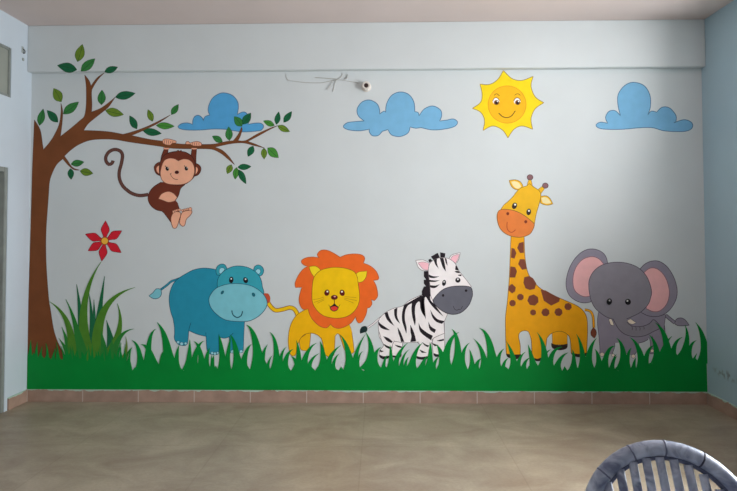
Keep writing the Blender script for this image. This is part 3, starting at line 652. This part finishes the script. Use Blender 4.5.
for c, t in (('g2', "238,188! 275,178! 277,268! 245,270! 222,228!"), ('g2', "176,228! 200,235! 215,270! 200,315! 171,308!"), ('g2', "245,320! 283,322! 300,400! 262,407! 230,360!"), ('g2', "167,380! 205,385! 220,420! 205,470! 161,470!"),
             ('g3', "280,100! 322,90! 352,108! 378,150! 365,195! 325,204! 290,190! 273,145!"), ('g3', "154,172! 180,154! 210,183! 205,215! 180,232! 149,205!"), ('g3', "413,200! 455,208! 512,240! 573,270! 565,300! 500,332! 440,292!")):
    LV[0] = gl
    coat('spot', gf, [('f', P(c, t), GB)], label='brown spot')
for (x, y, r, n) in ((248, 262, 28, 8), (184, 312, 27, 8), (352, 287, 47, 7), (638, 340, 31, 7), (352, 388, 25, 8), (454, 387, 34, 7), (560, 385, 34, 7)):
    LV[0] = gl
    coat('spot', gf, [('f', ell('g3', x, y, r, n=n, rot=20), GB)], label='brown spot')
for t, (kx, ky) in (("300,135! 316,78! 336,78! 348,135!", (327, 60)), ("380,168! 432,130! 450,146! 415,195!", (452, 128))):
    coat('horn', gf, [('f', P('g1', t), GH, GO, .5), ('f', ell('g1', kx, ky, 24, 22), GP, GK, .5)])
coat('ear', gf, [('f', P('g1', "272,138! 252,100 210,80 156,86! 172,130 205,158 245,163!"), GH, GO, .5), ('f', P('g1', "255,135! 235,105 205,92 172,96! 185,125 210,148 238,152"), GC)])
coat('ear', gf, [('f', P('g1', "415,215! 460,211 492,235 514,278! 470,288 430,280 410,268!"), GH, GO, .5), ('f', P('g1', "420,228! 455,222 480,240 500,270! 465,276 428,264"), GC)])
coat('head', gf, [('f', P('g1', "75,345! 110,290 150,255 190,215 215,180 250,148 298,130! 322,112! 345,128! 378,152 402,168! 416,200 412,235 398,290 378,360 362,450! 215,420!"), GH, GO, .5)])
coat('muzzle', gf, [('f', P('g1', "58,400 62,350 85,325 150,323 215,338 280,372 335,415 362,442 352,484 325,524 270,547 215,549 160,537 110,509 75,464"), GM, GO, .6)], label='orange muzzle')
coat('mouth', gf, [('s', P('g2', "140,15 138,60 150,88 178,102 208,80"), pm('mouth_brown', (170, 70, 36)), .8)])
for x, y in ((145, 357), (292, 423)): coat('nostril', gf, [('f', ell('g1', x, y, 12, 13), pm('nostril_brown', (120, 48, 30)))])
eye(gf, 'g1', 200, 293, 20, 27, 22, GK, hx=.25, hr=.42); eye(gf, 'g1', 316, 343, 19, 27, 8, GK, hx=.1, hr=.42)

# ---- elephant
el = figure('painted_elephant', 635, 357, 'painted grey elephant with pink inner ears and curled trunk', 'elephant painting')
EG = pm('elephant_grey', (140, 134, 148)); EH = pm('elephant_head', (134, 130, 139)); EO = pm('elephant_edge', (74, 66, 82)); EP = pm('ear_inner_pink', (234, 172, 172)); EPo = pm('ear_pink_edge', (140, 90, 104)); EN = pm('toenail_cream', (226, 214, 196))
coat('tail', el, [('s', P('e4', "372,125 400,148 448,186"), EO, 3.6), ('s', P('e4', "372,125 400,148 448,186"), EG, 2.4), ('f', P('e4', "446,192! 462,156 500,146 535,165 566,206! 515,211 468,208"), EG, EO, .6)])
coat('leg', el, [('f', P('e3', "560,270! 575,360 568,430 590,440 640,430! 660,300!"), EG, EO, .5)])
coat('leg', el, [('f', P('e3', "580,270! 612,360 622,425 655,440 688,425! 700,350 690,200!"), EG, EO, .5)])
coat('body', el, [('f', P('e3', "150,100! 142,180 152,280 160,350! 300,350! 345,345! 480,352 555,322 572,295! 690,290! 688,210 702,118! 500,60 200,80"), EG)])
coat('body_edge', el, [('s', P('e3', "150,100 142,180 152,280 160,350"), EO, .5), ('s', P('e3', "688,280 688,210 702,118"), EO, .5), ('s', P('e3', "478,352 520,342 557,322"), EO, .6)])
coat('leg', el, [('f', P('e3', "155,320! 162,400 160,440 200,448 262,440! 282,395 288,320!"), EG), ('s', P('e3', "155,320 162,400 160,440"), EO, .5), ('s', P('e3', "262,440 280,395 284,352"), EO, .5)])
coat('leg', el, [('f', P('e3', "335,320! 345,390 368,445 445,448! 478,400 480,320!"), EG), ('s', P('e3', "340,345 347,390 368,445"), EO, .5), ('s', P('e3', "445,448 476,400 480,355"), EO, .5)])
for x, y, r in ((180, 445, 18), (270, 452, 13), (385, 455, 15), (435, 460, 17), (590, 415, 14)):
    coat('toe_nail', el, [('f', ell('e3', x, y, r, r*.95, n=14), EN, EO, .35)])
coat('ear', el, [('f', P('e1', "390,150! 372,90 330,50 265,32 198,46 135,95 85,170 55,260 50,340 75,410 130,455 190,473 250,466! 300,300!"), EG, EO, .6), ('f', P('e1', "358,158! 320,115 265,95 200,110 150,152 115,220 105,300 120,370 165,410 210,423 245,416! 245,290!"), EP, EPo, .6)])
coat('ear', el, [('f', P('e2', "240,118! 290,70 350,48 410,55 470,100 520,180 547,270 545,340 527,390 492,443 445,483 382,503 312,497 255,470! 280,300!"), EG, EO, .6), ('f', P('e2', "272,148! 320,110 370,108 420,140 460,200 482,280 480,350 455,412 405,457 350,462 295,437! 300,300!"), EP, EPo, .6)])
coat('head', el, [('f', P('e1', "235,345 240,280 275,215 335,168 410,145 490,141 560,152 630,180 690,232 728,300 748,380 740,430 720,485 664,545 600,580 540,605 480,615 420,603 370,583 300,530 265,480 245,420"), EH, EO, .6)])
coat('trunk', el, [('f', P('e3', "272,150! 290,195 320,242 370,281 450,301 530,291 600,257 655,226! 632,185 598,160! 570,190 520,212 460,218 412,206 384,178! 375,125!"), EH), ('s', P('e3', "272,160 290,195 320,242 370,281 450,301 530,291 600,257 655,226 632,185 598,160 570,190 520,212 460,218 412,206 382,180"), EO, .6)] + [('s', P('e3', t), EO, .5) for t in ("422,214 428,230 424,246", "455,222 459,238 456,250", "487,220 491,236 488,250", "518,216 524,228 522,240")])
coat('tusk', el, [('f', P('e3', "234,160! 252,152 266,172 277,207! 252,204 242,182"), EN, EO, .4)]); coat('tusk', el, [('f', P('e3', "384,168! 412,154 428,165 458,184! 430,198 400,190"), EN, EO, .4)])
eye(el, 'e1', 402, 463, 22, 27, 12, hx=.1, hr=.3); eye(el, 'e1', 555, 465, 24, 25, -25, hx=-.2, hr=.3)

# ---- tall tuft of grass by the tree
def blade(name, parent, crop, b, via, t, w, m, flare=0):
    """tapering blade: base centre, control point it passes, tip; w = width in photo px"""
    pts = P(crop, f"{b[0]},{b[1]} {via[0]},{via[1]} {t[0]},{t[1]}")
    return coat(name, parent, [('raw', blade_poly(pts, w, flare), m)])
def blade_poly(pts, w, flare=0):
    p0, pv, p2 = [(p[0], p[1]) for p in pts]
    c = (2*pv[0]-.5*(p0[0]+p2[0]), 2*pv[1]-.5*(p0[1]+p2[1]))
    cl = [((1-t)**2*p0[0]+2*t*(1-t)*c[0]+t*t*p2[0], (1-t)**2*p0[1]+2*t*(1-t)*c[1]+t*t*p2[1]) for t in [i/14 for i in range(15)]]
    L, Rr = ribbon(cl, w*MPX, lambda t: max(.02, (1-t)**1.05 * (1+.1*t) + flare*max(0, 1-t/.32)**2))
    return L + [cl[-1]] + Rr[::-1]
G_l = pm('grass_light', (72, 122, 38), var=.1, scale=20); G_d = pm('grass_dark', (26, 98, 62)); G_m = pm('grass_mid', (40, 118, 48)); G_o = pm('grass_olive', (96, 122, 50)); G_g = pm('grass_green', (0, 126, 50), var=.06, scale=4)
tf = figure('painted_grass_tuft', 92, 360, 'painted tuft of tall two tone green grass beside the tree trunk', 'grass painting')
tuft = [((112, 352), (110, 336), (106.5, 320), 11, G_d), ((82, 352), (80, 312), (76.7, 284.3), 8, G_d), ((94, 350), (94.3, 322), (94, 299.6), 7, G_d), ((92, 345), (91.5, 315), (88.9, 292.4), 6, G_d), ((96, 348), (100.3, 308), (104.8, 276.1), 9, G_d),
 ((70, 360), (67, 342), (61.8, 326.9), 8, G_m), ((70, 364), (65.5, 349), (58.7, 338), 7, G_m), ((80, 356), (75.5, 325), (65.9, 299.4), 9, G_m), ((72, 358), (67.5, 323), (49.6, 301.6), 10, G_l),
 ((89, 358), (84.3, 306), (101.1, 261.9), 13, G_l), ((98, 356), (104.5, 310), (135.4, 287.3), 13, G_l), ((106, 358), (119.3, 330), (117.4, 303.4), 10, G_l), ((113, 360), (120, 337.5), (134.1, 328.9), 8, G_m),
 ((121, 362), (126.3, 350), (125.8, 336.5), 5, G_o), ((124, 366), (127.5, 354), (132.5, 347), 4, G_m), ((86, 366), (82, 345), (78, 325), 13, G_m), ((104, 368), (104, 350), (101, 330), 14, G_m), ((92, 366), (90, 350), (89, 332), 12, G_l), ((116, 368), (113, 352), (112, 338), 10, G_m), ((76, 370), (73, 358), (70, 345), 10, G_m)]
for b, v, t, w, m in tuft: blade('grass_blade', tf, 'px', b, v, t, w, m)

# ---- the green strip of grass along the foot of the wall
gs = figure('painted_grass_strip', 367, 389, 'painted bright green grass strip running the full width above the skirting', 'grass painting')
top = ["27.2,354!"]
rt = random.Random(5)
xx = 31.0
while xx < 704:              # ragged upper edge of the solid green, small points between the blades
    if xx < 128: yb = 358 + (xx-30)*.035
    elif xx < 640: yb = 370.0
    elif xx < 656: yb = 370 - (xx-640)*.65
    else: yb = 359.5
    top.append(f"{xx:.1f},{yb + rt.uniform(0, 1.2):.2f}!"); top.append(f"{xx+2.6:.1f},{yb - rt.uniform(1.5, 4.5 if 128 < xx < 650 else 7):.2f}!")
    xx += rt.uniform(4.5, 7)
top = " ".join(top + ["706.2,356! 708.5,393.4! 368,391.8! 27,389.6!"])
coat('green_band', gs, [('f', P('px', top), G_g)])
# ragged red-brown and green strokes where trunk meets grass
ft = [((30, 360), (30.5, 350), (31, 340), 5), ((36, 362), (36.5, 352), (37.5, 342), 5), ((41, 364), (41, 354), (42.5, 346), 4), ((47, 362), (47.5, 352), (46, 343), 4), ((54, 364), (54, 357), (55, 349), 4), ((60, 366), (59.5, 360), (58, 354), 4)]
for b, v, t, w in ft: LV[0] = 112; blade('grass_blade', gs, 'px', b, v, t, w, G_g)
for i in range(26):
    x = 57 + i*2.75 + rt.uniform(-1, 1); LV[0] = 113 + i % 5
    blade('grass_blade', gs, 'px', (x, 366), (x + rt.uniform(-1.5, 1.5), 357), (x + rt.uniform(-3, 3), rt.uniform(341, 352)), rt.uniform(3.5, 5.5), G_g)
bl = {'G2': [(135,125,175,180,190,45),(190,150,240,190,270,60),(283,55,243,130,235,50),(290,15,340,120,365,75),(330,190,318,230,315,36),(425,155,412,210,405,42),(490,120,488,200,480,48),(515,130,550,185,567,48),(580,128,535,180,508,45),(615,170,598,215,585,42),(670,140,688,200,703,46),(638,215,632,250,625,32),(137,172,122,205,115,20)],
 'G3': [(55,90,70,170,85,50),(128,105,115,180,100,40),(125,90,155,165,175,55),(10,215,12,260,15,30),(257,148,222,200,200,48),(225,30,275,115,303,72),(355,150,330,205,318,38),(382,218,362,255,352,25),(368,75,402,150,408,48),(470,165,440,215,430,34),(512,178,474,220,455,44),(497,225,520,245,545,34),(530,125,543,200,540,48),(655,140,598,200,572,48),(670,205,625,245,603,34),(675,130,692,200,697,55)],
 'G4': [(190,155,130,220,108,48),(180,207,152,245,140,30),(185,90,228,175,250,58),(340,88,290,190,270,42),(325,192,300,230,290,26),(340,72,375,180,355,66),(435,165,400,220,398,58),(490,152,496,210,495,38),(475,215,458,250,450,28),(600,140,545,210,518,44),(610,180,572,230,560,28),(690,140,645,205,622,48),(605,228,590,255,582,26)],
 'G5': [(122,135,125,200,118,46),(110,222,85,255,70,44),(160,150,190,205,208,58),(180,222,155,255,140,32),(300,75,238,150,212,62),(255,55,290,135,290,58),(365,140,328,200,322,42),(365,180,378,235,382,38),(390,115,440,190,462,48),(425,50,482,125,507,64),(440,235,415,260,403,38),(577,175,545,225,537,42),(590,130,625,210,642,52),(605,232,580,260,568,28),(708,195,672,240,660,38),(735,230,705,262,695,38)],
 'G6': [(110,150,128,215,150,48),(165,75,205,170,210,58),(250,180,208,225,188,36),(320,165,262,205,240,46),(355,200,308,240,285,44),(405,85,437,170,450,46),(380,180,390,225,388,38),(530,110,490,190,478,56),(520,178,540,225,548,48),(645,160,600,195,573,44),(652,110,690,180,692,56),(655,222,635,255,622,30)],
 'G7': [(100,210,80,250,70,28),(192,170,172,215,162,38),(180,105,235,175,262,54),(220,232,210,260,204,30),(332,155,292,200,272,44),(300,90,338,155,352,48),(335,15,395,100,418,58),(440,100,395,165,373,48),(505,105,458,155,448,44),(520,30,532,130,490,56),(590,125,552,170,542,44),(592,205,575,240,562,30),(585,15,630,110,645,62),(660,220,655,245,648,22)]}
base_y = 304
cnt = 0
for crop, lst in bl.items():
    for (tx, ty, vx, vy, bx, w) in lst:
        yb = base_y + 8
        if crop == 'G7' and bx > 330: yb = 262
        LV[0] = 120 + (cnt*5) % 24
        blade('grass_blade', gs, crop, (bx, yb), (vx, vy), (tx, ty), w/6.133*.98, G_g, .75); cnt += 1
print('strip blades', cnt + len(ft))

# ------------------------------------------------------------------ things on the walls
white_pl = mat('white_plastic', (222, 214, 206), rough=.35)
x, z = on_wall(366.3, 87)
sk = bpy.data.objects.new('bulb_socket', None); COL.objects.link(sk); sk.location = (x, 0, z)
tag(sk, 'small round white bulb socket with a dark centre, on the wall above the middle cloud', 'bulb socket')
Mx = Matrix.Rotation(R(90), 4, 'X')
bm = bmesh.new(); lathe(bm, [(.040, 0), (.040, .006), (.034, .012)], 32, Mx); bm_obj('base_plate', bm, white_pl, sk, True)
bm = bmesh.new(); lathe(bm, [(.033, .010), (.033, .020), (.031, .040), (.034, .046), (.032, .052), (.018, .052), (.016, .040)], 32, Mx); bm_obj('socket_ring', bm, white_pl, sk, True)
bm = bmesh.new(); lathe(bm, [(.0165, .038), (.0165, .0535), (.012, .0545)], 24, Mx); bm_obj('socket_opening', bm, mat('dark_bakelite', (52, 34, 32), rough=.5), sk, True)

def wpt(px, py, off): xx, zz = on_wall(px, py); return (xx, -off, zz)
wm = mat('old_white_wire', (188, 187, 182), rough=.5)
def wire(name, pts, rad, label, drops=()):
    sm = smooth([(p[0], p[1], False) for p in pts], False)
    bm = bmesh.new(); tube(bm, [wpt(a, b, rad+.0005) for a, b in sm], rad, 8)
    return tag(bm_obj(name, bm, wm, None, True), label, 'wire')
def C(t): return [(280 + float(a)/7.02, 65 + float(b)/7.02) for a, b in (k.split(',') for k in t.split())]
def wsm(pts):
    out = []
    for i in range(len(pts)-1):
        p0 = pts[max(0, i-1)]; p1 = pts[i]; p2 = pts[i+1]; p3 = pts[min(len(pts)-1, i+2)]
        out += cr_seg(p0, p1, p2, p3, 6)
    return out + [pts[-1]]
def wire2(name, lists, rad, label):
    bm = bmesh.new()
    for k, t in enumerate(lists):
        sm = wsm(C(t)); tube(bm, [wpt(a, b, rad*(1+k*1.2)+.0005) for a, b in sm], rad, 8)
    return tag(bm_obj(name, bm, wm, None, True), label, 'wire')
wire2('wall_wire', ["42,66 44,88 62,108 110,116 180,124 280,126 330,118 400,104 470,112 560,128"], .0022, 'thin pale wire sagging along the wall under the beam towards the bulb socket')
wire2('knotted_wire', ["434,60 436,72 420,92 400,102 385,130 378,160 370,188", "470,70 466,92 452,102", "250,90 330,96 400,102 375,116 350,150 330,178", "470,68 478,76 474,92 460,100"], .0026, 'short tangled loop of pale wire hanging under the beam with loose ends')

# left wall: small hook / old fitting near the corner
p = CAM + ray(22.5, 50)*((0-CAM.x)/ray(22.5, 50).x)
hk = bpy.data.objects.new('wall_hook', None); COL.objects.link(hk); hk.location = (0, p.y, p.z)
tag(hk, 'small grey metal hook on the left wall near the ceiling beside the beam', 'hook')
gm = mat('dull_grey_metal', (128, 134, 134), rough=.4, metal=.6)
bm = bmesh.new(); box(bm, 0, .004, -.013, .013, -.025, .028, .0015); bm_obj('hook_plate', bm, mat('grey_plate', (176, 184, 182), rough=.4), hk)
bm = bmesh.new(); tube(bm, [(.004, 0, .008), (.014, 0, .002), (.021, 0, -.012), (.019, 0, -.024), (.011, 0, -.027), (.008, 0, -.02)], .005, 8); bm_obj('hook_arm', bm, gm, hk, True)
bm = bmesh.new(); lathe(bm, [(.013, 0), (.013, .003), (.009, .005)], 20, Matrix.Translation((0, .008, -.072)) @ Matrix.Rotation(R(90), 4, 'Y')); bm_obj('plug', bm, mat('filled_plug', (158, 166, 162), rough=.7), hk, True)

# ------------------------------------------------------------------ cane chair with wrapped round back (lower right)
def chair():
    c0 = CAM + ray(669, 440) * (1.53 / ray(669, 440).y)       # top of the back hoop
    o = bpy.data.objects.new('round_back_chair', None); COL.objects.link(o)
    o.location = (c0.x, c0.y + .12, 0); rz = R(-8); o.rotation_euler = (0, 0, rz)
    tag(o, 'blue grey wrapped cane chair with a round slatted back, standing on the floor', 'chair')
    m = bpy.data.materials.new('blue_grey_wrapping'); m.use_nodes = True; nt = m.node_tree; b = nt.nodes['Principled BSDF']
    b.inputs['Roughness'].default_value = .36
    tc = nt.nodes.new('ShaderNodeTexCoord'); nz = nt.nodes.new('ShaderNodeTexNoise'); nz.inputs['Scale'].default_value = 16; nz.inputs['Detail'].default_value = 6; nz.inputs['Distortion'].default_value = 1.2
    cr = nt.nodes.new('ShaderNodeValToRGB'); cr.color_ramp.elements[0].position = .36; cr.color_ramp.elements[0].color = rgb((104, 112, 138)); cr.color_ramp.elements[1].position = .64; cr.color_ramp.elements[1].color = rgb((184, 192, 210))
    nt.links.new(tc.outputs['Object'], nz.inputs['Vector']); nt.links.new(nz.outputs['Fac'], cr.inputs[0]); nt.links.new(cr.outputs[0], b.inputs['Base Color'])
    bp = nt.nodes.new('ShaderNodeBump'); bp.inputs['Strength'].default_value = .35; bp.inputs['Distance'].default_value = .006; nt.links.new(nz.outputs['Fac'], bp.inputs['Height']); nt.links.new(bp.outputs[0], b.inputs['Normal'])
    dk = mat('dark_navy_cord', (38, 42, 66), rough=.5)
    top = c0.z - .022
    Rr, Rz, tilt = .203, .200, .30          # hoop half width, half height, lean away
    zc = top - Rz
    def hp_(a, k=1.0, off=0.0):             # a from 0 (right) to pi (left); local coords, leaning back (towards +y)
        x = Rr*k*math.cos(a); zz = Rz*k*math.sin(a); sk = R(-7)
        x, zz = x*math.cos(sk) - zz*math.sin(sk), x*math.sin(sk) + zz*math.cos(sk)
        return Vector((x, -.12 + (zz - Rz)*tilt + off, zc + zz))
    seg = [hp_(R(d)) for d in range(0, 360, 6)]
    bm = bmesh.new(); tube(bm, seg, .0205, 14, closed=True); bm_obj('back_hoop', bm, m, o, True)
    for d in (30, 70, 96, 120, 146, 172):
        t = hp_(R(d)); n = (hp_(R(d+2)) - hp_(R(d-2))).normalized()
        bm = bmesh.new(); tube(bm, [t - n*.0022, t + n*.0022], .0214, 16); bm_obj('binding_ring', bm, dk if d == 70 else mat('grey_binding', (98, 104, 128), rough=.5), o, True)
    bm = bmesh.new(); tube(bm, [hp_(R(d), .893, .0) for d in range(0, 360, 6)], .0075, 10, closed=True); bm_obj('inner_ring', bm, mat('grey_cord', (84, 90, 116), rough=.5), o, True)
    for i in range(-5, 6):
        x = i*.034; kx = x/(Rr*.87)
        if abs(kx) >= .97: continue
        h = Rz*.90*math.sqrt(1-kx*kx)
        lean = -.012
        pts = []
        for k in range(9):
            s = -1 + 2*k/8; zz = h*s
            pts.append((x + lean*s, -.12 + (zz-Rz)*tilt - .006 - .012*(1-s*s), zc+zz))
        bm = bmesh.new(); tube(bm, pts, .0065, 12, flat=1.75); bm_obj('back_slat', bm, m, o, True)
    bm = bmesh.new(); lathe(bm, [(.02, .395), (.20, .392), (.232, .40), (.245, .418), (.232, .436), (.20, .442), (.02, .436)], 40, Matrix.Translation((0, -.36, 0))); bm_obj('seat', bm, m, o, True)
    for nm, z, r in (('base_ring', .022, .235), ('waist_ring', .20, .175)):
        bm = bmesh.new(); tube(bm, [(r*math.cos(R(d)), -.36 + r*math.sin(R(d)), z) for d in range(0, 360, 10)], .02 if z < .1 else .012, 12, closed=True); bm_obj(nm, bm, m, o, True)
    cane = mat('cane', (176, 146, 104), rough=.55)
    for k in range(12):
        a = 2*math.pi*k/12
        for sgn in (1, -1):
            bm = bmesh.new(); pts = []
            for j in range(7):
                t = j/6; aa = a + sgn*t*1.4; 
                r = .225 - .05*math.sin(math.pi*t)
                pts.append((r*math.cos(aa), -.36 + r*math.sin(aa), .03 + .37*t))
            tube(bm, pts, .007, 8); bm_obj('cane_strut', bm, cane, o, True)
    for s in (-1, 1):                       # back posts from seat to hoop
        bm = bmesh.new(); tube(bm, [(s*.15, -.18, .42), (s*.16, hp_(R(270)).y-.0, .40 + .0), hp_(R(270 + s*38))], .013, 10); bm_obj('back_post', bm, m, o, True)
chair()

# ------------------------------------------------------------------ daylight
wd = bpy.data.worlds.new('daylight'); S.world = wd; wd.use_nodes = True
bg = wd.node_tree.nodes['Background']; bg.inputs[0].default_value = (.75, .87, 1, 1); bg.inputs[1].default_value = 1.0
def area(name, loc, rot, sx, sy, power, col):
    l = bpy.data.lights.new(name, 'AREA'); l.shape = 'RECTANGLE'; l.size = sx; l.size_y = sy; l.energy = power; l.color = col
    o = bpy.data.objects.new(name, l); COL.objects.link(o); o.location = loc; o.rotation_euler = rot
    return o
# daylight through the side window, then fill from the added ventilator and rear opening
area('window_daylight_side', (W+.17, (RW[0]+RW[1])/2, (RW[2]+RW[3])/2), (0, R(90), 0), RW[3]-RW[2]-.04, RW[1]-RW[0]-.04, 168, (.97, .985, 1))
area('added_ventilator_fill', (W+.17, (VR[0]+VR[1])/2, (VR[2]+VR[3])/2), (0, R(90), 0), VR[3]-VR[2]-.04, VR[1]-VR[0]-.04, 19, (.97, .985, 1))  # added lamp that lifts the upper right of the mural wall
area('added_rear_fill', ((FW[0]+FW[1])/2, -D-.17, (FW[2]+FW[3])/2), (R(90), 0, 0), FW[1]-FW[0]-.04, FW[3]-FW[2]-.04, 5, (.97, .985, 1))  # added weak fill from behind the camera

vs = S.view_settings
vs.view_transform = 'Standard'; vs.look = 'None'; vs.exposure = 0; vs.gamma = 1; vs.use_curve_mapping = False
